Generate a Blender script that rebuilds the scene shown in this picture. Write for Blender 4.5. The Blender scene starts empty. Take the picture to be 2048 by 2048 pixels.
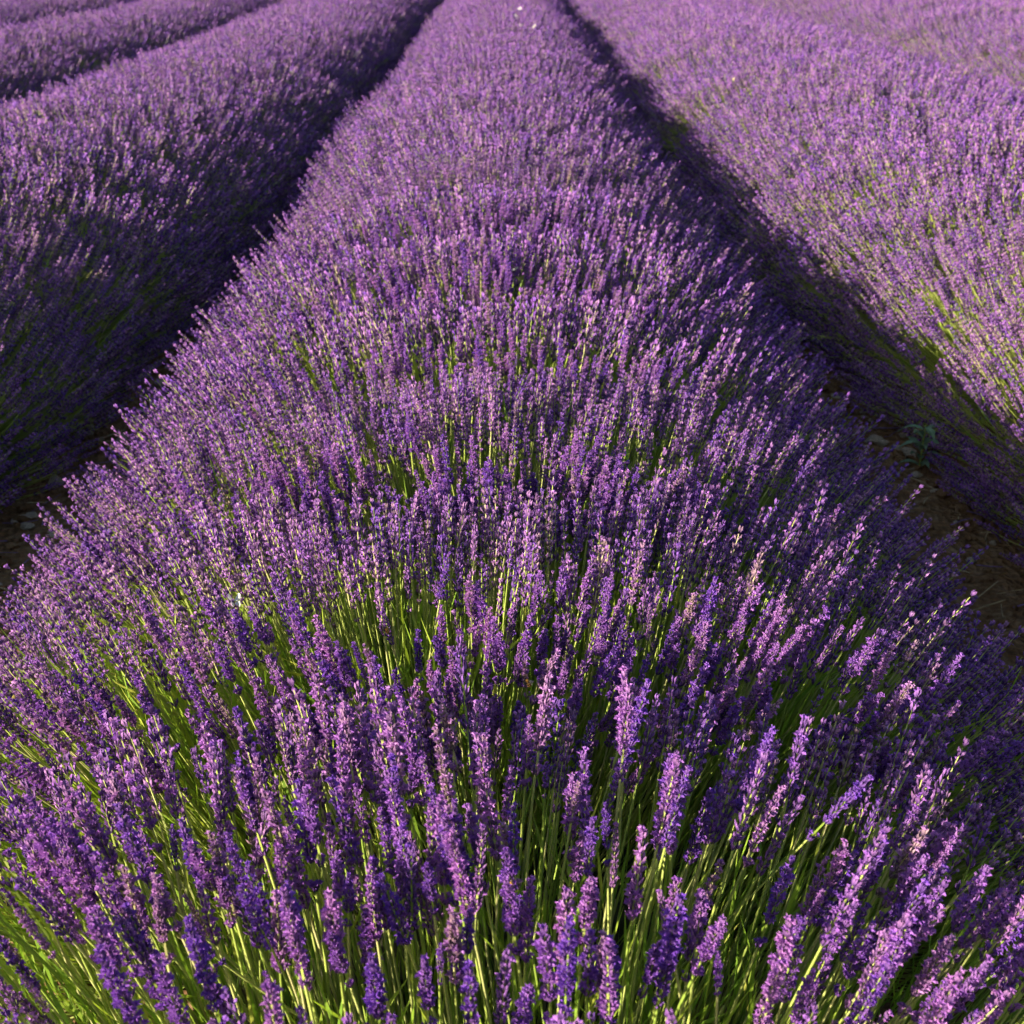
import bpy, math, random
import numpy as np
from mathutils import Matrix, Vector

# ------------------------------------------------------------------ camera, sky, sun, exposure
sc = bpy.context.scene
col = sc.collection
R = math.radians
CAM_H = 1.36
PITCH, YAW, ROLL = 25.3, 0.25, -1.3
LENS = 43.5
CAM_X = 0.07
cam_d = bpy.data.cameras.new('camera')
cam_d.sensor_width = cam_d.sensor_height = 36
cam_d.lens = LENS
cam_d.clip_start = 0.02
cam_d.clip_end = 3000
cam_d.dof.use_dof = True
cam_d.dof.focus_distance = 1.55
cam_d.dof.aperture_fstop = 11
cam = bpy.data.objects.new('camera', cam_d)
CAM_M = (Matrix.Translation((CAM_X, 0, CAM_H)) @ Matrix.Rotation(R(YAW), 4, 'Z')
         @ Matrix.Rotation(R(90 - PITCH), 4, 'X') @ Matrix.Rotation(R(ROLL), 4, 'Z'))
cam.matrix_world = CAM_M
col.objects.link(cam)
sc.camera = cam

SUN_EL, SUN_AZ = 15.0, 234.0            # azimuth: direction the sun stands in, clockwise from +Y
world = bpy.data.worlds.new('World')
sc.world = world
world.use_nodes = True
wn = world.node_tree
bg = wn.nodes['Background']
sky = wn.nodes.new('ShaderNodeTexSky')
sky.sky_type = 'NISHITA'
sky.sun_disc = False
sky.sun_elevation = R(SUN_EL)
sky.sun_rotation = R(SUN_AZ)
wn.links.new(sky.outputs[0], bg.inputs[0])
bg.inputs[1].default_value = 0.085
sun_d = bpy.data.lights.new('sun', 'SUN')
sun_d.energy = 5.0
sun_d.angle = R(0.53)
sun_d.color = (1.0, 0.89, 0.74)
sun = bpy.data.objects.new('sun', sun_d)
az, el = R(SUN_AZ), R(SUN_EL)
to_sun = Vector((math.sin(az) * math.cos(el), math.cos(az) * math.cos(el), math.sin(el)))
sun.rotation_euler = to_sun.to_track_quat('Z', 'Y').to_euler()
sun.location = to_sun * 30
col.objects.link(sun)
sc.view_settings.view_transform = 'Standard'
sc.view_settings.look = 'None'
sc.view_settings.gamma = 1
sc.view_settings.exposure = 1.42
sc.cycles.max_bounces = 3
sc.cycles.diffuse_bounces = 2
sc.cycles.transmission_bounces = 2
sc.cycles.use_light_tree = False
sc.cycles.use_adaptive_sampling = True
sc.cycles.adaptive_threshold = 0.03
sc.cycles.debug_use_spatial_splits = True

rng = np.random.default_rng(7)
random.seed(7)

# ------------------------------------------------------------------ materials
def ramp(nt, fac, stops):
    r = nt.nodes.new('ShaderNodeValToRGB')
    cr = r.color_ramp
    while len(cr.elements) < len(stops):
        cr.elements.new(0.5)
    for e, (p, c) in zip(cr.elements, stops):
        e.position = p
        e.color = (*c, 1)
    nt.links.new(fac, r.inputs[0])
    return r.outputs[0]

def rnd_value(nt, mul=1.0):
    """per-stalk random number: the mesh attribute plus the object's own random number"""
    a = nt.nodes.new('ShaderNodeAttribute'); a.attribute_name = 'rnd'
    o = nt.nodes.new('ShaderNodeObjectInfo')
    m = nt.nodes.new('ShaderNodeMath'); m.operation = 'ADD'
    nt.links.new(a.outputs['Fac'], m.inputs[0]); nt.links.new(o.outputs['Random'], m.inputs[1])
    f = nt.nodes.new('ShaderNodeMath'); f.operation = 'FRACT'
    nt.links.new(m.outputs[0], f.inputs[0])
    return f.outputs[0]

def plant_mat(name, stops, rough=0.6, spec=0.25, trans=0.3, tmul=(1, 1, 1), floret=None):
    m = bpy.data.materials.new(name); m.use_nodes = True
    nt = m.node_tree
    p = nt.nodes['Principled BSDF']; out = nt.nodes['Material Output']
    c = ramp(nt, rnd_value(nt), stops)
    if floret:
        a = nt.nodes.new('ShaderNodeAttribute'); a.attribute_name = 'flo'
        c2 = ramp(nt, a.outputs['Fac'], floret)
        mx = nt.nodes.new('ShaderNodeMix'); mx.data_type = 'RGBA'; mx.blend_type = 'MULTIPLY'
        mx.inputs[0].default_value = 1
        nt.links.new(c, mx.inputs[6]); nt.links.new(c2, mx.inputs[7])
        c = mx.outputs[2]
    nt.links.new(c, p.inputs['Base Color'])
    p.inputs['Roughness'].default_value = rough
    p.inputs['Specular IOR Level'].default_value = spec
    if trans > 0:
        t = nt.nodes.new('ShaderNodeBsdfTranslucent')
        mm = nt.nodes.new('ShaderNodeMix'); mm.data_type = 'RGBA'; mm.blend_type = 'MULTIPLY'
        mm.inputs[0].default_value = 1
        nt.links.new(c, mm.inputs[6]); mm.inputs[7].default_value = (*tmul, 1)
        nt.links.new(mm.outputs[2], t.inputs[0])
        s = nt.nodes.new('ShaderNodeMixShader'); s.inputs[0].default_value = trans
        nt.links.new(p.outputs[0], s.inputs[1]); nt.links.new(t.outputs[0], s.inputs[2])
        nt.links.new(s.outputs[0], out.inputs[0])
    return m

M_PETAL = plant_mat('lavender_petal', [(0.0, (0.20, 0.075, 0.44)), (0.4, (0.33, 0.125, 0.47)), (0.8, (0.44, 0.175, 0.49)), (1.0, (0.43, 0.21, 0.45))],
                    rough=0.55, spec=0.2, trans=0.28, floret=[(0, (0.75, 0.7, 0.95)), (0.6, (1, 1, 1)), (1, (1.25, 1.4, 1.2))])
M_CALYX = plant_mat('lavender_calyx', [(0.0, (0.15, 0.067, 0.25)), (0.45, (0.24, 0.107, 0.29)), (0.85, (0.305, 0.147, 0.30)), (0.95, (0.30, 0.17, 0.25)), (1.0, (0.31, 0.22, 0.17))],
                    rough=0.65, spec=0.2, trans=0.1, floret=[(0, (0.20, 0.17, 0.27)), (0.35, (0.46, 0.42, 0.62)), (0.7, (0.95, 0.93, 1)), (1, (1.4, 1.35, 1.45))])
M_STEM = plant_mat('lavender_stem', [(0.0, (0.25, 0.36, 0.05)), (0.4, (0.40, 0.48, 0.095)), (0.8, (0.48, 0.52, 0.16)), (1.0, (0.52, 0.49, 0.21))],
                   rough=0.6, spec=0.25, trans=0.25)
M_LEAF = plant_mat('lavender_leaf', [(0.0, (0.16, 0.29, 0.03)), (0.5, (0.28, 0.43, 0.04)), (0.85, (0.39, 0.50, 0.06)), (1.0, (0.52, 0.52, 0.085))],
                   rough=0.5, spec=0.35, trans=0.4, tmul=(1.1, 1.1, 0.7))

def simple_mat(name, colr, rough=0.7, spec=0.3, var=0.0, scale=20.0, bump=0.0, trans=0.0):
    m = bpy.data.materials.new(name); m.use_nodes = True
    nt = m.node_tree; p = nt.nodes['Principled BSDF']
    p.inputs['Roughness'].default_value = rough
    p.inputs['Specular IOR Level'].default_value = spec
    tc = nt.nodes.new('ShaderNodeTexCoord')
    n = nt.nodes.new('ShaderNodeTexNoise'); n.inputs['Scale'].default_value = scale; n.inputs['Detail'].default_value = 6
    nt.links.new(tc.outputs['Object'], n.inputs['Vector'])
    lo = tuple(max(0, c * (1 - var)) for c in colr); hi = tuple(c * (1 + var) for c in colr)
    c = ramp(nt, n.outputs['Fac'], [(0.3, lo), (0.7, hi)])
    nt.links.new(c, p.inputs['Base Color'])
    if bump:
        b = nt.nodes.new('ShaderNodeBump'); b.inputs['Strength'].default_value = bump; b.inputs['Distance'].default_value = 0.01
        nt.links.new(n.outputs['Fac'], b.inputs['Height']); nt.links.new(b.outputs[0], p.inputs['Normal'])
    if trans:
        t = nt.nodes.new('ShaderNodeBsdfTranslucent'); nt.links.new(c, t.inputs[0])
        s = nt.nodes.new('ShaderNodeMixShader'); s.inputs[0].default_value = trans
        nt.links.new(p.outputs[0], s.inputs[1]); nt.links.new(t.outputs[0], s.inputs[2])
        nt.links.new(s.outputs[0], nt.nodes['Material Output'].inputs[0])
    return m

M_WOOD = simple_mat('lavender_wood', (0.05, 0.05, 0.025), 0.9, 0.1, 0.4, 30)
M_STONE = simple_mat('limestone', (0.33, 0.27, 0.19), 0.9, 0.15, 0.45, 9, 0.5)
PLANT_MATS = [M_PETAL, M_CALYX, M_STEM, M_LEAF, M_WOOD]
PET, CAL, STE, LEA, WOO = range(5)

# ------------------------------------------------------------------ mesh helpers
def make_mesh(name, v, f, mats, mi=None, rnd=None, flo=None, smooth=False):
    """a triangle mesh from numpy arrays, with the random attributes per vertex"""
    v = np.asarray(v, np.float32); f = np.asarray(f, np.int32)
    me = bpy.data.meshes.new(name)
    me.vertices.add(len(v)); me.vertices.foreach_set('co', v.ravel())
    me.loops.add(f.size); me.loops.foreach_set('vertex_index', f.ravel())
    me.polygons.add(len(f))
    me.polygons.foreach_set('loop_start', np.arange(0, f.size, 3, dtype=np.int32))
    try:
        me.polygons.foreach_set('loop_total', np.full(len(f), 3, np.int32))
    except Exception:
        pass
    for m in mats:
        me.materials.append(m)
    if mi is not None:
        me.polygons.foreach_set('material_index', np.asarray(mi, np.int32))
    me.polygons.foreach_set('use_smooth', np.full(len(f), smooth, bool))
    for nm, arr in (('rnd', rnd), ('flo', flo)):
        if arr is not None:
            a = me.attributes.new(nm, 'FLOAT', 'POINT')
            a.data.foreach_set('value', np.asarray(arr, np.float32))
    me.update(calc_edges=True)
    return me

class Geo:
    """collects triangles: vertices, faces, material index per face, flo and rnd per vertex"""
    def __init__(s):
        s.v, s.f, s.m, s.flo, s.rnd, s.n = [], [], [], [], [], 0
    def add(s, v, f, m, flo=0.5, rnd=0.0):
        v = np.asarray(v, float).reshape(-1, 3); f = np.asarray(f, int).reshape(-1, 3)
        s.v.append(v); s.f.append(f + s.n)
        s.m.append(np.full(len(f), m) if np.isscalar(m) else np.asarray(m))
        s.flo.append(np.full(len(v), flo) if np.isscalar(flo) else np.asarray(flo))
        s.rnd.append(np.full(len(v), rnd) if np.isscalar(rnd) else np.asarray(rnd))
        s.n += len(v)
    def arrays(s):
        return (np.concatenate(s.v), np.concatenate(s.f), np.concatenate(s.m), np.concatenate(s.flo), np.concatenate(s.rnd))
    def mesh(s, name, mats=None, smooth=False):
        v, f, m, flo, rnd = s.arrays()
        return make_mesh(name, v, f, mats or PLANT_MATS, m, rnd, flo, smooth)

def basis(d, roll=None):
    """rotation matrices (n,3,3) whose third column is the direction d"""
    d = np.asarray(d, float); d = d / np.linalg.norm(d, axis=-1, keepdims=True)
    up = np.where(np.abs(d[..., 2:3]) < 0.95, np.array([0, 0, 1.0]), np.array([1.0, 0, 0]))
    x = np.cross(up, d); x /= np.linalg.norm(x, axis=-1, keepdims=True)
    y = np.cross(d, x)
    if roll is not None:
        c, s_ = np.cos(roll)[..., None], np.sin(roll)[..., None]
        x, y = x * c + y * s_, y * c - x * s_
    return np.stack([x, y, d], -1)

# ------------------------------------------------------------------ flower heads at three levels of detail
def spindle(p, d, length, rad, sides, fat=0.55):
    B = basis(d[None])[0]
    ang = np.arange(sides) * 2 * math.pi / sides
    ring = np.stack([np.cos(ang) * rad, np.sin(ang) * rad, np.full(sides, length * fat)], -1) @ B.T + p
    v = np.vstack([p, ring, p + B[:, 2] * length])
    f = []
    for i in range(sides):
        j = (i + 1) % sides
        f += [[0, 1 + j, 1 + i], [sides + 1, 1 + i, 1 + j]]
    return v, f

def corolla(p, d, rad, level):
    """a small open two-lipped flower: a cupped star of petals near by, two splayed lips further off"""
    B = basis(d[None], np.array([random.random() * 6.3]))[0]
    if level == 0:
        n = 10
        v = [[0, 0, -rad * 0.9]]
        for i in range(n):
            a = i * 2 * math.pi / n
            r = rad * (random.uniform(0.75, 1.25) if i % 2 == 0 else 0.42)
            v.append([r * math.cos(a), r * math.sin(a), rad * random.uniform(-0.2, 0.5)])
        f = [[0, 1 + i, 1 + (i + 1) % n] for i in range(n)]
    else:
        v, f = [], []
        for sg in (-1, 1):
            w = rad * random.uniform(0.45, 0.7)
            q = len(v)
            v += [[0, 0, -rad * 0.8], [sg * rad * 0.5, -w, rad * 0.2], [sg * rad * 0.5, w, rad * 0.3], [sg * rad * random.uniform(0.8, 1.3), 0, rad * random.uniform(0, 0.7)]]
            f += [[q, q + 1, q + 2], [q + 1, q + 3, q + 2]]
    return np.array(v) @ B.T + p, f

def head(seed, level):
    """one lavender spike along +Z from 0; level 0 near, 1 middle, 2 far"""
    st = random.getstate(); random.seed(seed * 31 + level)
    g = Geo()
    L = random.uniform(0.066, 0.098)
    nw = {0: random.randint(8, 11), 1: random.randint(6, 7), 2: 6}[level]
    ncal = {0: 8, 1: 4, 2: 2}[level]
    pflow = random.choice((0.08, 0.3, 0.45, 0.6, 0.75))
    gap = random.random() < 0.55
    zs = []
    z0 = 0.0
    if gap:
        zs.append((0.0, 0.75)); z0 = random.uniform(0.018, 0.030)
    for i in range(nw):
        t = i / (nw - 1)
        zs.append((z0 + t * (L - z0), (0.85 + 0.5 * t * (1 - t) - 0.45 * t ** 2.2)))
    a0 = random.random() * 6
    s3 = 3
    ang = np.arange(s3) * 2 * math.pi / s3
    top = L * 0.97
    v = np.vstack([np.stack([np.cos(ang) * r, np.sin(ang) * r, np.full(s3, z)], -1) for z, r in ((0, 0.0013), (top, 0.0005))])
    f = []
    for i in range(s3):
        j = (i + 1) % s3
        f += [[i, j, s3 + j], [i, s3 + j, s3 + i]]
    g.add(v, f, STE, 0.5)
    for w, (z, wd) in enumerate(zs):
        for k in range(ncal):
            a = a0 + w * (0.55 if level < 2 else 1.35) + k * 2 * math.pi / ncal + random.uniform(-0.25, 0.25)
            tilt = random.uniform(0.18, 0.55) * (0.55 + 0.45 * wd)
            if z > 0.9 * L:
                tilt *= 0.45
            d = np.array([math.cos(a) * math.sin(tilt), math.sin(a) * math.sin(tilt), math.cos(tilt)])
            ln = random.uniform(0.0082, 0.0112) * (0.65 + 0.4 * wd)
            p = np.array([math.cos(a) * 0.0012, math.sin(a) * 0.0012, z + random.uniform(-0.001, 0.001)])
            fl = random.uniform(0.35, 1.0)
            flower = random.random() < pflow * (1 if z < 0.85 * L else 0.4)
            sides = 4 if level == 0 else 3
            rad = (0.00125, 0.0018, 0.0032)[level]
            v, f = spindle(p, d, ln * (1, 1.15, 1.75)[level], rad, sides, 0.6)
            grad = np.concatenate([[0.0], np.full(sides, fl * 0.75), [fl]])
            if level == 2:  # far spindles darkened in colour, standing in for shade between calyces
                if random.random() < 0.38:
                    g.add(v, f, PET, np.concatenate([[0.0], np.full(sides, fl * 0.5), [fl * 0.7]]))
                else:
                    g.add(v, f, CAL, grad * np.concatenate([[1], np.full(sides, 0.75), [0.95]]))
                continue
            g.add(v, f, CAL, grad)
            if flower:
                dd = d + np.array([d[0], d[1], -0.1]) * random.uniform(0.1, 0.8)
                g.add(*corolla(p + d * ln * 1.1, dd / np.linalg.norm(dd), random.uniform(0.0026, 0.0038), level), PET, random.random())
    random.setstate(st)
    return g

NV = {0: 14, 1: 12, 2: 8}
HEADS = {lv: [head(100 + i, lv) for i in range(NV[lv])] for lv in NV}

# ------------------------------------------------------------------ one bush: where its stalks stand
A_X, B_Z, Z_C = 0.91, 0.47, 0.13      # half width, height above the crown centre, height of the centre
SPACING = 0.6

def row_width(x, y):
    """the two neighbouring rows start narrow and close up over the furrows further along"""
    t = min(1, max(0, (y - 2.9) / 1.1))
    if x == 2.05:
        return 0.99 + 0.24 * t
    if x == -2.10:
        return 0.97 + 0.20 * t
    return 0.98 if x == 0 else 1.2

def stalks(n, seed, dip=0.10, front=0.0, len_y=SPACING):
    """n stalks in bush coordinates: foot, tip of the stem, direction at the tip"""
    r = np.random.default_rng(seed)
    # the spread across the row: even along the arc of the ellipse
    ph = np.linspace(-1.75, 1.75, 400)
    arc = np.sqrt((A_X * np.cos(ph)) ** 2 + (B_Z * np.sin(ph)) ** 2)
    cdf = np.cumsum(arc); cdf /= cdf[-1]
    N = n * 3
    phi = np.interp(r.random(N), cdf, ph)
    dy = r.uniform(-1, 1, N) * len_y * 0.53 + r.normal(0, 0.015, N)
    q = r.uniform(0, 6.28, 6)
    gx = phi * 0.8
    clump = (np.sin(gx * 21 + q[0] + 1.5 * np.sin(dy * 13 + q[1])) * np.cos(dy * 24 + q[2] + 1.3 * np.sin(gx * 9 + q[3]))
             + 0.7 * np.sin(gx * 47 + q[4] + 2 * np.cos(dy * 31)) * np.cos(dy * 52 + q[5]))
    keep = np.where(r.random(N) < np.clip(0.58 + 0.36 * clump, 0.16, 1.0))[0][:n]
    phi, dy, clump = phi[keep], dy[keep], clump[keep]
    n = len(phi)
    if front > 0:
        k = r.random(n) < front
        dy = np.where(k, -len_y * 0.5 - r.random(n) ** 1.3 * 0.35, dy)
    e = np.clip(np.abs(dy) / (len_y * 0.5), 0, 1.6)
    shrink = 1 - dip * e ** 2.5 * np.clip(1.15 - np.abs(phi) * 0.75, 0.25, 1)
    shrink = np.where(dy < -len_y * 0.52, shrink * (1 - 0.55 * np.clip((-dy - len_y * 0.5) / 0.4, 0, 1) ** 1.2), shrink)
    lump = 1 + 0.02 * clump + 0.035 * np.sin(phi * 5.1 + seed) * np.cos(dy * 14 + seed * 1.7)
    rho = np.minimum(1.0, 1 - np.abs(r.normal(0, 0.06, n))) + r.normal(0, 0.025, n)
    rho = rho * shrink * lump
    tip = np.stack([A_X * np.sin(phi) * rho, dy, Z_C + B_Z * np.cos(phi) * rho], -1)
    stray = np.where(r.random(n) < 0.06, 3.5, 1.0)
    psi = phi * 0.6 + (r.normal(0, 0.042, n) * stray + 0.06 * np.sin(gx[keep] * 11 + q[1] + dy * 9))
    ty = (dy / len_y) * 0.55 + r.normal(0, 0.042, n) * stray + 0.05 * np.sin(dy * 17 + q[3] + gx[keep] * 7)
    d = np.stack([np.sin(psi), np.sin(ty), np.cos(psi) * np.cos(ty)], -1)
    d /= np.linalg.norm(d, axis=1, keepdims=True)
    L = r.uniform(0.30, 0.42, n)
    head_l = 0.075
    top = tip - d * head_l                       # where the spike begins
    foot = top - d * L[:, None]
    foot[:, 0] *= 0.86; foot[:, 1] *= 0.8
    foot[:, 2] = np.maximum(foot[:, 2], 0.03)
    lift = np.maximum(0.015 - tip[:, 2], 0)
    tip[:, 2] += lift; top[:, 2] += lift
    top[:, 2] = np.maximum(top[:, 2], 0.02)
    return foot, top, d

def stem_tubes(g, foot, top, d, rad, rnds, sides=3, rings=4):
    """curved thin stems as one array"""
    n = len(foot)
    L = np.linalg.norm(top - foot, axis=1)
    ctrl = top - d * (L * 0.55)[:, None]
    t = np.linspace(0, 1, rings)
    P = ((1 - t) ** 2)[None, :, None] * foot[:, None] + (2 * t * (1 - t))[None, :, None] * ctrl[:, None] + (t ** 2)[None, :, None] * top[:, None]
    B = basis(d)
    ang = np.arange(sides) * 2 * math.pi / sides
    off = (np.cos(ang)[None, :, None] * B[:, None, :, 0] + np.sin(ang)[None, :, None] * B[:, None, :, 1])
    rr = (rad if not np.isscalar(rad) else np.full(n, rad))
    V = P[:, :, None, :] + off[:, None] * rr[:, None, None, None]
    f = []
    for i in range(rings - 1):
        for k in range(sides):
            a, b = i * sides + k, i * sides + (k + 1) % sides
            f += [[a, b, b + sides], [a, b + sides, a + sides]]
    f = np.array(f)
    F = (f[None] + (np.arange(n) * rings * sides)[:, None, None]).reshape(-1, 3)
    g.add(V.reshape(-1, 3), F, STE, 0.5, np.repeat(rnds, rings * sides))

def joined_spikes(name, foot, top, d, level, seed, size=1.0):
    r = np.random.default_rng(seed + 5)
    n = len(foot)
    g = Geo()
    rnds = r.random(n)
    if level < 2:
        stem_tubes(g, foot, top, d, r.uniform(0.0010, 0.0016, n), rnds, 3, 4)
    else:
        stem_tubes(g, foot, top, d, r.uniform(0.0013, 0.0018, n), rnds, 3, 2)
    which = r.integers(0, NV[level], n)
    B = basis(d, r.uniform(0, 6.283, n))
    scl = np.where(r.random(n) < 0.12, r.uniform(0.5, 0.75, n), r.uniform(0.78, 1.22, n)) * size
    for k in range(NV[level]):
        sel = np.where(which == k)[0]
        if not len(sel):
            continue
        v, f, m, flo, _ = HEADS[level][k].arrays()
        V = np.einsum('nij,vj->nvi', B[sel], v) * scl[sel][:, None, None] + top[sel][:, None]
        F = (f[None] + (np.arange(len(sel)) * len(v))[:, None, None]).reshape(-1, 3)
        g.add(V.reshape(-1, 3), F, np.tile(m, len(sel)), np.tile(flo, len(sel)), np.repeat(rnds[sel], len(v)))
    return g.mesh(name)

def foliage_mesh(name, seed, nblade, nbare, front=0.0):
    """the green cushion: a woody heart, narrow leaves and bare shoots"""
    r = np.random.default_rng(seed + 900)
    g = Geo()
    # woody heart
    nu, nvv = 14, 6
    V = []
    for i in range(nvv + 1):
        th = i / nvv * math.pi / 2
        for k in range(nu):
            a = k / nu * 2 * math.pi
            q = 1 + r.uniform(-0.12, 0.12)
            V.append([0.46 * q * math.cos(a) * math.cos(th), 0.30 * q * math.sin(a) * math.cos(th), 0.22 * q * math.sin(th)])
    F = []
    for i in range(nvv):
        for k in range(nu):
            a, b = i * nu + k, i * nu + (k + 1) % nu
            F += [[a, b, b + nu], [a, b + nu, a + nu]]
    g.add(V, F, WOO, 0.5, 0.3)
    # narrow leaves in the cushion
    n = nblade
    foot, top, d = stalks(n, seed + 33, 0.1, front)
    n = len(foot)
    t = r.uniform(-0.1, 0.85, n)[:, None]
    p = foot + (top - foot) * t
    p[:, 2] = np.maximum(p[:, 2], 0.01)
    dl = d + r.normal(0, 0.22, (n, 3)); dl /= np.linalg.norm(dl, axis=1, keepdims=True)
    B = basis(dl, r.uniform(0, 6.28, n))
    ln = r.uniform(0.045, 0.13, n)[:, None]; wd = r.uniform(0.0014, 0.0026, n)[:, None]
    bend = B[:, :, 1] * ln * r.uniform(-0.18, 0.18, n)[:, None]
    mid = p + dl * ln * 0.5 + bend * 0.6
    V = np.stack([p, mid - B[:, :, 0] * wd, mid + B[:, :, 0] * wd, p + dl * ln + bend], 1)
    f = np.array([[0, 1, 2], [1, 3, 2]])
    F = (f[None] + (np.arange(n) * 4)[:, None, None]).reshape(-1, 3)
    g.add(V.reshape(-1, 3), F, LEA, 0.5, np.repeat(r.random(n), 4))
    # bare shoots between the flowering stalks
    foot, top, d = stalks(nbare, seed + 77, 0.12, front)
    nbare = len(foot)
    cut = r.uniform(0.45, 0.95, nbare)[:, None]
    stem_tubes(g, foot, foot + (top - foot) * cut, d, r.uniform(0.0010, 0.0016, nbare), r.random(nbare), 3, 3)
    return g.mesh(name)

# ------------------------------------------------------------------ the ground
ROW_X = [-6.5, -4.3, -2.10, 0.0, 2.05, 4.55, 6.85]
Y_END = 25.0

def soil_z(x, y):
    z = 0.0
    for k, (fx, fy, a) in enumerate(((2.1, 1.3, 0.012), (5.3, 4.1, 0.008), (13.0, 11.0, 0.006), (27.0, 31.0, 0.004))):
        z = z + a * np.sin(fx * x + 1.3 * k + 0.7 * np.sin(fy * y + k)) * np.cos(fy * y + 2.1 * k + 0.8 * np.sin(fx * 0.7 * x))
    return z

def build_ground():
    xs = np.unique(np.concatenate([np.arange(-3, 3.001, 0.03), np.arange(-9, 9.01, 0.3), np.array([-400, -200, -100, -50, -25, -15, 15, 25, 50, 100, 200, 400.0])]).round(3))
    ys = np.unique(np.concatenate([np.arange(0, 7, 0.03), np.arange(-3, 22.01, 0.3), np.array([-400, -200, -100, -50, -25, -10, 30, 50, 100, 200, 400, 800.0])]).round(3))
    X, Y = np.meshgrid(xs, ys)
    Zv = soil_z(X, Y) * (np.hypot(X, Y) < 30) + np.random.default_rng(3).normal(0, 0.0035, X.shape) * (np.hypot(X, Y) < 8)
    v = np.stack([X, Y, Zv], -1).reshape(-1, 3)
    nx, ny = len(xs), len(ys)
    i = np.arange(ny - 1)[:, None] * nx + np.arange(nx - 1)[None]
    i = i.ravel()
    f = np.concatenate([np.stack([i, i + 1, i + nx + 1], -1), np.stack([i, i + nx + 1, i + nx], -1)])
    m = bpy.data.materials.new('soil'); m.use_nodes = True
    nt = m.node_tree; p = nt.nodes['Principled BSDF']
    p.inputs['Roughness'].default_value = 0.95; p.inputs['Specular IOR Level'].default_value = 0.1
    tc = nt.nodes.new('ShaderNodeTexCoord')
    n1 = nt.nodes.new('ShaderNodeTexNoise'); n1.inputs['Scale'].default_value = 22; n1.inputs['Detail'].default_value = 12; n1.inputs['Roughness'].default_value = 0.7
    n2 = nt.nodes.new('ShaderNodeTexVoronoi'); n2.inputs['Scale'].default_value = 60
    nt.links.new(tc.outputs['Object'], n1.inputs['Vector']); nt.links.new(tc.outputs['Object'], n2.inputs['Vector'])
    c = ramp(nt, n1.outputs['Fac'], [(0.3, (0.12, 0.06, 0.025)), (0.5, (0.20, 0.11, 0.05)), (0.7, (0.30, 0.20, 0.11))])
    nt.links.new(c, p.inputs['Base Color'])
    b = nt.nodes.new('ShaderNodeBump'); b.inputs['Strength'].default_value = 1.0; b.inputs['Distance'].default_value = 0.02
    nt.links.new(n2.outputs['Distance'], b.inputs['Height']); nt.links.new(b.outputs[0], p.inputs['Normal'])
    o = bpy.data.objects.new('ground', make_mesh('ground', v, f, [m], smooth=True))
    o['kind'] = 'structure'; o['label'] = 'brown stony soil in the furrows between the lavender rows'
    col.objects.link(o)
    return o
ground = build_ground()

def stone_mesh(seed):
    r = np.random.default_rng(seed)
    import bmesh
    bm = bmesh.new(); bmesh.ops.create_icosphere(bm, subdivisions=2, radius=1)
    s = np.array([1, r.uniform(0.6, 0.9), r.uniform(0.35, 0.6)])
    planes = r.normal(0, 1, (7, 3)); planes /= np.linalg.norm(planes, axis=1, keepdims=True)
    for v in bm.verts:
        c = np.array(v.co)
        for q in planes:
            k = c @ q
            if k > 0.58:
                c = c - q * (k - 0.58)
        v.co = c * s * (1 + r.normal(0, 0.025))
    me = bpy.data.meshes.new('stone'); bm.to_mesh(me); bm.free(); me.materials.append(M_STONE)
    return me
def soil_clods():
    """crumbled lumps of earth and grit, too many and small to count"""
    import bmesh
    bm = bmesh.new(); bmesh.ops.create_icosphere(bm, subdivisions=1, radius=1)
    bv = np.array([v.co for v in bm.verts]); bf = np.array([[q.index for q in f.verts] for f in bm.faces]); bm.free()
    r = np.random.default_rng(17); n = 4000
    sd = np.where(r.random(n) < 0.5, -1.17, 1.24)
    x = sd + r.normal(0, 0.2, n); y = 1.2 + r.random(n) ** 1.3 * 6
    sz = 0.0035 + 0.02 * r.random(n) ** 3
    V = bv[None] * (1 + r.normal(0, 0.16, (n, len(bv), 1))) * (sz[:, None] * np.stack([np.ones(n), r.uniform(0.6, 1, n), r.uniform(0.5, 0.8, n)], -1))[:, None]
    V = V + np.stack([x, y, soil_z(x, y) + sz * 0.25], -1)[:, None]
    F = (bf[None] + (np.arange(n) * len(bv))[:, None, None]).reshape(-1, 3)
    o = bpy.data.objects.new('soil_clods', make_mesh('soil_clods', V.reshape(-1, 3), F, [ground.data.materials[0]]))
    o.parent = ground; o['kind'] = 'stuff'
    col.objects.link(o)
soil_clods()
def litter():
    """dry stems and dropped flowers lying on the furrow floor"""
    r = np.random.default_rng(23); n = 900
    x = np.where(r.random(n) < 0.5, -1.17, 1.22) + r.normal(0, 0.22, n); y = 1.3 + r.random(n) ** 1.3 * 5
    z = soil_z(x, y) + r.uniform(0.006, 0.016, n)
    a = r.uniform(0, 6.283, n); ln = r.uniform(0.01, 0.11, n)
    d = np.stack([np.cos(a), np.sin(a), r.normal(0, 0.12, n)], -1)
    foot = np.stack([x, y, z], -1)
    g = Geo(); stem_tubes(g, foot, foot + d * ln[:, None], d + r.normal(0, 0.1, (n, 3)), r.uniform(0.0008, 0.0022, n), r.random(n), 3, 3)
    v, f, m, flo, rnd = g.arrays()
    m = np.repeat(np.where(r.random(n) < 0.35, 0, 1), len(f) // n)
    dry = simple_mat('dry_straw', (0.34, 0.26, 0.14), 0.8, 0.2, 0.3, 50)
    fall = simple_mat('fallen_flowers', (0.16, 0.10, 0.22), 0.8, 0.2, 0.3, 50)
    o = bpy.data.objects.new('litter', make_mesh('litter', v, f, [fall, dry], m))
    o.parent = ground; o['kind'] = 'stuff'
    col.objects.link(o)
litter()
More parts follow.
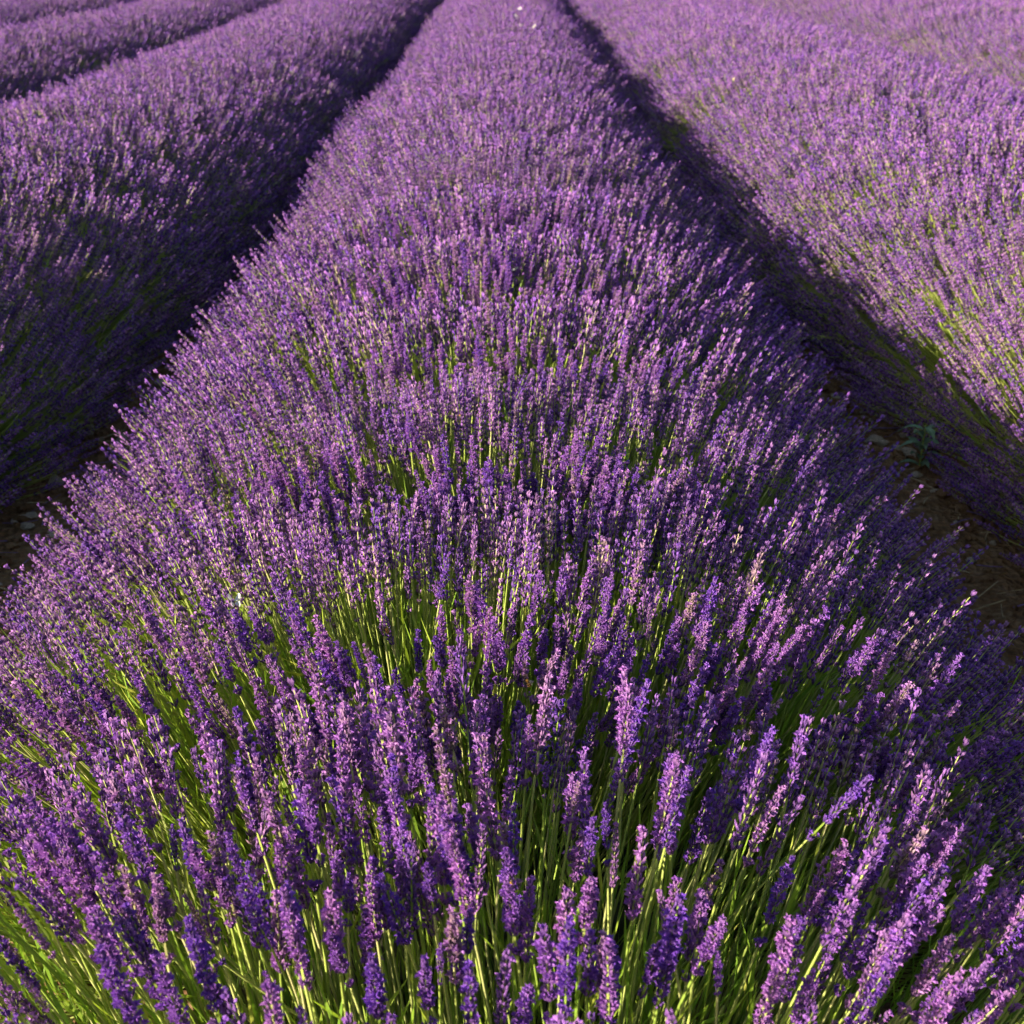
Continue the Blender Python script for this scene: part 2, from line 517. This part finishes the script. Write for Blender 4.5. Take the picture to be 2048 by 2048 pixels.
STONES = [stone_mesh(i) for i in range(7)]
sr = np.random.default_rng(11)
for k in range(290):
    left = sr.random() < 0.62
    x = sr.normal(-1.16, 0.13) if left else sr.normal(1.22, 0.14)
    y = (1.9 + sr.random() ** 1.6 * 4.0) if left else (1.6 + sr.random() ** 1.6 * 3.5)
    s = sr.uniform(0.010, 0.030) * (1.0 if left else 0.8)
    if k % 9 == 0:
        s = sr.uniform(0.03, 0.045)
    o = bpy.data.objects.new('stone', STONES[k % 7])
    o.parent = ground
    o.location = (x, y, float(soil_z(np.array(x), np.array(y))) + s * 0.12)
    o.rotation_euler = (sr.uniform(-0.3, 0.3), sr.uniform(-0.3, 0.3), sr.uniform(0, 6.28))
    o.scale = (s, s, s)
    col.objects.link(o)

# ------------------------------------------------------------------ camera projection, to choose which stalks show largest
CAM_INV = np.array(CAM_M.inverted())
FN = LENS / 36.0
def project(P):
    """points (n,3) -> pixel x, y in a 2048 frame and depth"""
    q = np.asarray(P) @ CAM_INV[:3, :3].T + CAM_INV[:3, 3]
    dep = -q[:, 2]
    return 1024 + 2048 * FN * q[:, 0] / dep, 1024 - 2048 * FN * q[:, 1] / dep, dep

# ------------------------------------------------------------------ parts shared by the single stalks
HEAD_MESH = [h.mesh('flower_head') for h in HEADS[0]]
STEM_L = 0.34
def single_stem(seed):
    r = np.random.default_rng(seed)
    g = Geo()
    bow = r.uniform(-0.012, 0.012)
    rings, sides = 6, 4
    t = np.linspace(0, 1, rings)
    ang = np.arange(sides) * 2 * math.pi / sides
    rad = 0.00155
    V = [[math.cos(a) * rad * (1.1 - 0.25 * q) + bow * 4 * q * (1 - q), math.sin(a) * rad * (1.1 - 0.25 * q), q * STEM_L] for q in t for a in ang]
    f = []
    for i in range(rings - 1):
        for k in range(sides):
            a, b = i * sides + k, i * sides + (k + 1) % sides
            f += [[a, b, b + sides], [a, b + sides, a + sides]]
    g.add(V, f, STE, 0.5)
    return g.mesh('flower_stalk', smooth=True), bow
STEMS = [single_stem(i) for i in range(6)]

def add_stalk(parent, offset, foot, top, d, r, size=1.0):
    """one flowering stalk: the stem, and the flower head as its sub-part"""
    k = int(r.integers(0, 6))
    me, bow = STEMS[k]
    s = float(r.uniform(0.85, 1.2))
    ax = d
    base = top - ax * STEM_L * s
    B = basis(ax[None], np.array([r.uniform(0, 6.283)]))[0]
    M = Matrix.Identity(4)
    for i in range(3):
        for j in range(3):
            M[i][j] = B[i, j] * s
        M[i][3] = base[i]
    o = bpy.data.objects.new('flower_stalk', me)
    o.parent = parent
    o.matrix_basis = M
    col.objects.link(o)
    h = bpy.data.objects.new('flower_head', HEAD_MESH[int(r.integers(0, len(HEAD_MESH)))])
    h.parent = o
    hs = float(r.uniform(0.5, 0.75) if r.random() < 0.12 else r.uniform(0.78, 1.22)) * size / s
    h.matrix_basis = Matrix.Translation((0, 0, STEM_L - 0.001)) @ Matrix.Rotation(-4 * bow / STEM_L, 4, 'Y') @ Matrix.Rotation(float(r.uniform(0, 6.28)), 4, 'Z') @ Matrix.Scale(hs, 4)
    col.objects.link(h)
    return o

# ------------------------------------------------------------------ the bushes
def bush_empty(x, y, label, group):
    o = bpy.data.objects.new('lavender_bush', None)
    o.empty_display_size = 0.2
    o.location = (x, y, 0)
    o['label'] = label; o['category'] = 'lavender bush'; o['group'] = group
    col.objects.link(o)
    return o

def stuff_part(name, me, parent):
    o = bpy.data.objects.new(name, me)
    o.parent = parent; o['kind'] = 'stuff'
    col.objects.link(o)
    return o

MID_LABELS = [
    'lavender bush at the end of the middle row, largest spikes over bare green stems',
    'second lavender bush of the middle row, sharp spikes with green stems at its foot',
    'third lavender bush of the middle row, crowded purple spikes with a honey bee',
    'fourth lavender bush of the middle row, bright green gaps between its spikes',
    'fifth lavender bush of the middle row, closely packed upright spikes',
    'sixth lavender bush of the middle row, its spikes just softening',
]
ROW_LABEL = {
    -6.5: ('pale soft lavender bush in the third row past the furrow strewn with pale stones', 'bushes of the third row past the stony furrow'),
    -4.3: ('lavender bush in the second row past the furrow strewn with pale stones', 'bushes of the second row past the stony furrow'),
    -2.10: ('lavender bush with a shaded flank far along the row beside the stony furrow', 'bushes of the row beside the stony furrow'),
    0.0: ('soft purple lavender bush further along the middle row', 'further bushes of the middle row'),
    2.05: ('lavender bush far along the row beside the furrow of bare brown soil', 'bushes of the row beside the bare brown furrow'),
    4.55: ('lavender bush in the second row past the furrow of bare brown soil', 'bushes of the second row past the bare brown furrow'),
    6.85: ('lavender bush in the third row past the furrow of bare brown soil', 'bushes of the third row past the bare brown furrow'),
}
N_STALK = 1900
MID_Y = [0.86, 1.48, 2.06, 2.68, 3.28, 3.9]
MID_DIP = [0.17, 0.15, 0.10, 0.22, 0.12, 0.10]
all_tips, all_bush = [], []
BIG = [1.03, 0.95, 0.92, 0.95, 0.97, 1.0]         # the first bushes stand taller and carry larger spikes
TALL = [1.13, 1.06, 1.02, 1.0, 1.0, 1.0]

# the six bushes of the middle row whose spikes can be told apart
for b, (by, dip) in enumerate(zip(MID_Y, MID_DIP)):
    e = bush_empty(0, by, MID_LABELS[b], 'lavender bushes of the middle row')
    r = np.random.default_rng(50 + b)
    front = 0.22 if b == 0 else 0.0
    foot, top, d = stalks((1650, 1900, 2150, 1900, 2000, 2000)[b], 400 + b, dip, front)
    n = len(foot)
    for arr in (foot, top):
        arr[:, 2] *= TALL[b]
    off = np.array([0, by, 0])
    px, py, dep = project(top + off + d * 0.03)
    inside = (px > -20) & (px < 2068) & (py > -20) & (py < 2100) & (dep > 0.1)
    score = np.where(inside, dep, 99)
    # shown largest and not buried under the others
    score = score - 0.35 * (top[:, 2] - 0.4)
    order = np.argsort(score)[:300]
    mask = np.zeros(n, bool); mask[order] = True
    for i in order:
        add_stalk(e, off, foot[i], top[i], d[i], r, BIG[b])
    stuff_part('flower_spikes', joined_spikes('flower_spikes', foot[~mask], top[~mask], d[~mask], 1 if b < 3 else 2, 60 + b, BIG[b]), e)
    stuff_part('foliage', foliage_mesh('foliage', 70 + b, 13000 if b < 2 else 6000, 1300, front), e)
    all_tips.append(top + off + d * 0.03); all_bush.append(d)

# meshes shared by the other bushes
MIDMESH = [joined_spikes('flower_spikes', *stalks(N_STALK, 500 + k, 0.09), 1, 80 + k) for k in range(1)]
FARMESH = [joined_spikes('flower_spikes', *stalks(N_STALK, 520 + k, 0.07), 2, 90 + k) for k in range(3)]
FOLMESH = [foliage_mesh('foliage', 540 + k, 1800, 500) for k in range(3)]

br = np.random.default_rng(21)
ORD = 'first second third fourth fifth sixth seventh eighth ninth tenth'.split()
MID_ALL = MID_Y + [4.5 + SPACING * q for q in range(4)]
SIDE = {-2.10: 'shaded lavender bush across the stony furrow from %s bush of the middle row',
        2.05: 'lavender bush across the brown furrow from %s bush of the middle row'}
used = set()
for x in ROW_X:
    y = 4.5 if x == 0 else (1.9 if x < 0 else 0.9) + br.uniform(0, 0.3)
    while y < Y_END:
        half = 0.414 * (y * 0.904 + 0.6) + 2.0
        if abs(x) < half:
            label, group = ROW_LABEL[x]
            k = int(np.argmin(np.abs(np.array(MID_ALL) - y)))
            if x == 0.0:
                rank = 6 + int(round((y - 4.5) / SPACING))
                if rank < 10:
                    label = ORD[rank] + ' lavender bush of the middle row, counted from its bare-stemmed end'
            elif x in (-2.10, 2.05) and y < 6.6:
                label = SIDE[x] % (('past the ' if (x, k) in used else 'the ') + ORD[k])
                used.add((x, k))
            e = bush_empty(x + br.normal(0, 0.03), y, label, group)
            e.rotation_euler = (0, 0, (math.pi if br.random() < 0.5 else 0) + br.normal(0, 0.06))
            s = br.uniform(0.97, 1.03)
            e.scale = (s * br.uniform(0.96, 1.05) * row_width(x, y), s * 1.04, s * br.uniform(0.97, 1.03))
            near = math.hypot(x, y) < 4.6
            me = MIDMESH[0] if near else FARMESH[int(br.integers(0, 3))]
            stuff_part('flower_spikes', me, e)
            stuff_part('foliage', FOLMESH[int(br.integers(0, 3))], e)
        y += SPACING + br.normal(0, 0.03)

# ------------------------------------------------------------------ small things on and over the flowers
def pixel_ray(px, py):
    d = Vector(((px - 1024) / 2048 / FN, (1024 - py) / 2048 / FN, -1.0))
    return CAM_M.translation.copy(), (CAM_M.to_3x3() @ d).normalized()

def on_canopy(px, py, grow=1.0):
    """the point of the flower surface that the photograph shows there"""
    o, d = pixel_ray(px, py)
    t = 0.4
    while t < 30:
        p = o + d * t
        for x in ROW_X:
            w = row_width(x, p.y) if x else 1.0
            if ((p.x - x) / (A_X * w * grow)) ** 2 + ((p.z - Z_C) / (B_Z * grow)) ** 2 < 1 and p.z > 0:
                return p
        t += 0.004
    return o + d * 10

TIPS = np.concatenate(all_tips)
def on_spike(px, py, off=0.017):
    """a flower spike of the middle row near that place, facing the camera"""
    x, y, dep = project(TIPS)
    near = np.where(np.hypot(x - px, y - py) < 22)[0]
    if not len(near):
        return on_canopy(px, py)
    k = near[np.argmin(dep[near])]
    p = Vector(TIPS[k])
    return p + (CAM_M.translation - p).normalized() * off

M_WHITE = simple_mat('wing_white', (0.82, 0.80, 0.70), 0.6, 0.2, 0.06, 60, trans=0.3)
M_PALE = simple_mat('wing_pale_yellow', (0.80, 0.72, 0.32), 0.6, 0.2, 0.1, 60, trans=0.3)
M_DARK = simple_mat('insect_dark', (0.05, 0.03, 0.02), 0.5, 0.4, 0.3, 80)
M_AMBER = simple_mat('bee_amber', (0.55, 0.27, 0.05), 0.7, 0.2, 0.25, 300)
M_BEEWING = simple_mat('bee_wing', (0.55, 0.48, 0.38), 0.25, 0.5, 0.1, 60, trans=0.5)

def bee_stripes():
    m = bpy.data.materials.new('bee_abdomen'); m.use_nodes = True
    nt = m.node_tree; p = nt.nodes['Principled BSDF']; p.inputs['Roughness'].default_value = 0.45
    tc = nt.nodes.new('ShaderNodeTexCoord'); w = nt.nodes.new('ShaderNodeTexWave')
    w.bands_direction = 'Y'; w.inputs['Scale'].default_value = 130
    nt.links.new(tc.outputs['Object'], w.inputs['Vector'])
    nt.links.new(ramp(nt, w.outputs['Fac'], [(0.35, (0.06, 0.03, 0.015)), (0.6, (0.60, 0.30, 0.06))]), p.inputs['Base Color'])
    return m
M_STRIPE = bee_stripes()

def blob(name, mat, size, loc, parent, seg=10):
    import bmesh
    bm = bmesh.new(); bmesh.ops.create_uvsphere(bm, u_segments=seg, v_segments=7, radius=1)
    for v in bm.verts:
        v.co = (v.co.x * size[0], v.co.y * size[1] * (1.0 if v.co.y > 0 else 1.25), v.co.z * size[2])
    for f in bm.faces:
        f.smooth = True
    me = bpy.data.meshes.new(name); bm.to_mesh(me); bm.free(); me.materials.append(mat)
    o = bpy.data.objects.new(name, me); o.location = loc; o.parent = parent
    col.objects.link(o)
    return o

def wing(name, mat, pts, parent, rot):
    """a thin rounded membrane with a little thickness, hinged at the origin"""
    n = len(pts); th = 0.00012
    v = [(x, y, z + th) for x, y, z in pts] + [(x, y, z - th) for x, y, z in pts]
    f = [tuple(range(n)), tuple(range(2 * n - 1, n - 1, -1))] + [(i, i + n, (i + 1) % n + n, (i + 1) % n) for i in range(n)]
    me = bpy.data.meshes.new(name); me.from_pydata(v, [], f); me.materials.append(mat); me.update()
    o = bpy.data.objects.new(name, me); o.parent = parent; o.rotation_euler = rot
    col.objects.link(o)
    return o

def thing(name, label, cat, loc, rot, group=None, scale=1.0):
    o = bpy.data.objects.new(name, None); o.empty_display_size = 0.01
    o.location = loc; o.rotation_euler = rot; o.scale = (scale,) * 3
    o['label'] = label; o['category'] = cat
    if group:
        o['group'] = group
    col.objects.link(o)
    return o

def fan(l, w, k=7, y0=0.0, sweep=0.0):
    """outline of a wing that reaches out to l along X"""
    P = [(0, y0, 0)]
    for i in range(k):
        a = -0.5 + i / (k - 1)
        P.append((l * (1 - 1.1 * a * a), y0 + w * a * 2 + sweep, 0.0015 * math.cos(a * 3)))
    return P

def butterfly(loc, rot, label, mat, open_angle, scale=1.0):
    t = thing('butterfly', label, 'butterfly', loc, rot, None, scale)
    blob('body', M_DARK, (0.0011, 0.0065, 0.0011), (0, 0, 0), t)
    for sg in (-1, 1):
        a = open_angle if sg > 0 else math.pi - open_angle
        wing('forewing', mat, fan(0.014, 0.0065, 7, 0.002, 0.004), t, (0, -a, 0))
        wing('hindwing', mat, fan(0.010, 0.006, 7, -0.002, -0.004), t, (0, -a * 0.96, 0))
    for sg in (-1, 1):
        wing('antenna', M_DARK, [(0, 0.007, 0), (sg * 0.002, 0.012, 0.002), (sg * 0.0024, 0.012, 0.002)], t, (0, 0, 0))
    return t

def bee(loc, rot, label, group, scale=1.0):
    t = thing('honey_bee', label, 'bee', loc, rot, group, scale)
    blob('abdomen', M_STRIPE, (0.0026, 0.0042, 0.0025), (0, -0.0048, 0), t)
    blob('thorax', M_AMBER, (0.0023, 0.0023, 0.0022), (0, 0.0006, 0.0003), t)
    blob('head', M_DARK, (0.0017, 0.0012, 0.0015), (0, 0.0036, -0.0002), t)
    for sg in (-1, 1):
        w = wing('wing', M_BEEWING, fan(0.008, 0.0017, 7, 0.0, -0.003), t, (0, -0.35 if sg > 0 else math.pi + 0.35, -0.7 * sg))
        w.location = (0, 0.0006, 0.002)
    for sg in (-1, 1):
        for k in range(3):
            y = 0.0015 - 0.0015 * k
            wing('leg', M_DARK, [(sg * 0.0015, y, -0.001), (sg * 0.0035, y - 0.0005, -0.0028), (sg * 0.0035, y - 0.0009, -0.0028), (sg * 0.0015, y - 0.0004, -0.001)], t, (0, 0, 0))
    return t

butterfly(on_spike(468, 1205), (0.5, 0.25, 0.5), 'white butterfly with half-open wings on a spike beside green stems', M_WHITE, 0.75, 0.85)
butterfly(on_spike(1033, 540, 0.035), (0.2, -0.3, -1.2), 'white butterfly perched on crowded upright spikes along the middle row crest', M_WHITE, 0.45, 1.0)
butterfly(on_spike(30, 1398), (1.1, 0.2, 0.1), 'pale yellow butterfly with folded wings among dense spikes', M_PALE, 1.45, 0.8)
butterfly(on_canopy(1464, 162, 1.03), (0.6, 0.2, 0.4), 'pale yellow butterfly on the row beside the bare brown furrow', M_PALE, 0.9, 1.3)
for (px, py, rz, lab) in ((905, 815, 0.2, 'brown honey bee climbing a spike of the third bush'),
                          (785, 1262, 2.8, 'amber honey bee hanging on a spike of the second bush'),
                          (165, 1440, 0.9, 'dark bee with amber back on spikes below the yellow butterfly'),
                          (1052, 1365, 1.6, 'dark bee beside a gap of bright green stems'),
                          (1022, 1780, -0.6, 'small brown bee low among the largest spikes')):
    bee(on_spike(px, py), (1.1, 0, rz), lab, 'bees feeding on the middle row')
for k, (px, py) in enumerate(((1039, 18), (1032, 33), (1042, 52), (1069, 55))):
    t = butterfly(on_canopy(px, py, 1.12), (0.5, 0.2 * k - 0.3, 0.5 + 1.3 * k), 'tiny pale butterfly fluttering over the far bushes of the middle row', M_WHITE, 0.3 + 0.2 * k, 1.5)
    t['group'] = 'pale butterflies over the middle row'

# a pale curled dry leaf caught on the spikes
def curled_leaf(px, py):
    g = Geo(); n = 12
    V = []
    for i in range(n + 1):
        a = -1.5 + 3.0 * i / n
        w = 0.0013 * math.sin(math.pi * (i + 0.6) / (n + 1.2)) + 0.0003
        for k in range(4):
            q = k * math.pi / 2
            V.append([(0.007 + w * math.cos(q)) * math.cos(a), w * math.sin(q) * 1.4, (0.0085 + w * math.cos(q)) * math.sin(a)])
    F = []
    for i in range(n):
        for k in range(4):
            a, b = i * 4 + k, i * 4 + (k + 1) % 4
            F += [[a, b, b + 4], [a, b + 4, a + 4]]
    o = bpy.data.objects.new('dry_leaf', make_mesh('dry_leaf', V, F, [M_WHITE], smooth=True))
    o.location = on_spike(px, py, 0.03); o.rotation_euler = (-0.5, 0, 0.1)
    o['label'] = 'pale curled dry leaf caught on spikes above the stony furrow'; o['category'] = 'leaf'
    col.objects.link(o)
curled_leaf(358, 938)

# a weed growing in the bare furrow
def weed(x, y):
    t = thing('weed', 'small grey-green weed growing in the bare brown furrow', 'weed', (x, y, 0), (0, 0, 0.3), None, 0.75)
    r = np.random.default_rng(5)
    m = simple_mat('weed_leaf', (0.16, 0.26, 0.15), 0.6, 0.3, 0.25, 40, trans=0.25)
    for k in range(16):
        a = k * 2.4; ln = r.uniform(0.05, 0.10); up = r.uniform(0.5, 1.3)
        h = 0.16 * k / 15
        v, f = [], []
        for i in range(6):
            q = i / 5
            w = 0.014 * math.sin(math.pi * min(1, q * 0.92 + 0.06)) * (1.25 if i % 2 else 0.8)
            z = ln * (up * q - 0.8 * q * q)
            v += [(ln * q, -w, z + 0.004), (ln * q, 0, z), (ln * q, w, z + 0.004)]
        for i in range(5):
            for c in (0, 1):
                b = i * 3 + c
                f += [(b, b + 3, b + 4, b + 1)]
        me = bpy.data.meshes.new('leaf'); me.from_pydata(v, [], f); me.materials.append(m); me.update()
        o = bpy.data.objects.new('leaf', me); o.parent = t; o.location = (0, 0, h); o.rotation_euler = (0, 0, a)
        col.objects.link(o)
    g = Geo()
    stem_tubes(g, np.array([[0, 0, -0.01]]), np.array([[0.005, 0, 0.17]]), np.array([[0.02, 0, 1.0]]), 0.003, np.array([0.2]), 5, 4)
    o = bpy.data.objects.new('stem', g.mesh('stem')); o.parent = t
    col.objects.link(o)
weed(1.17, 3.1)
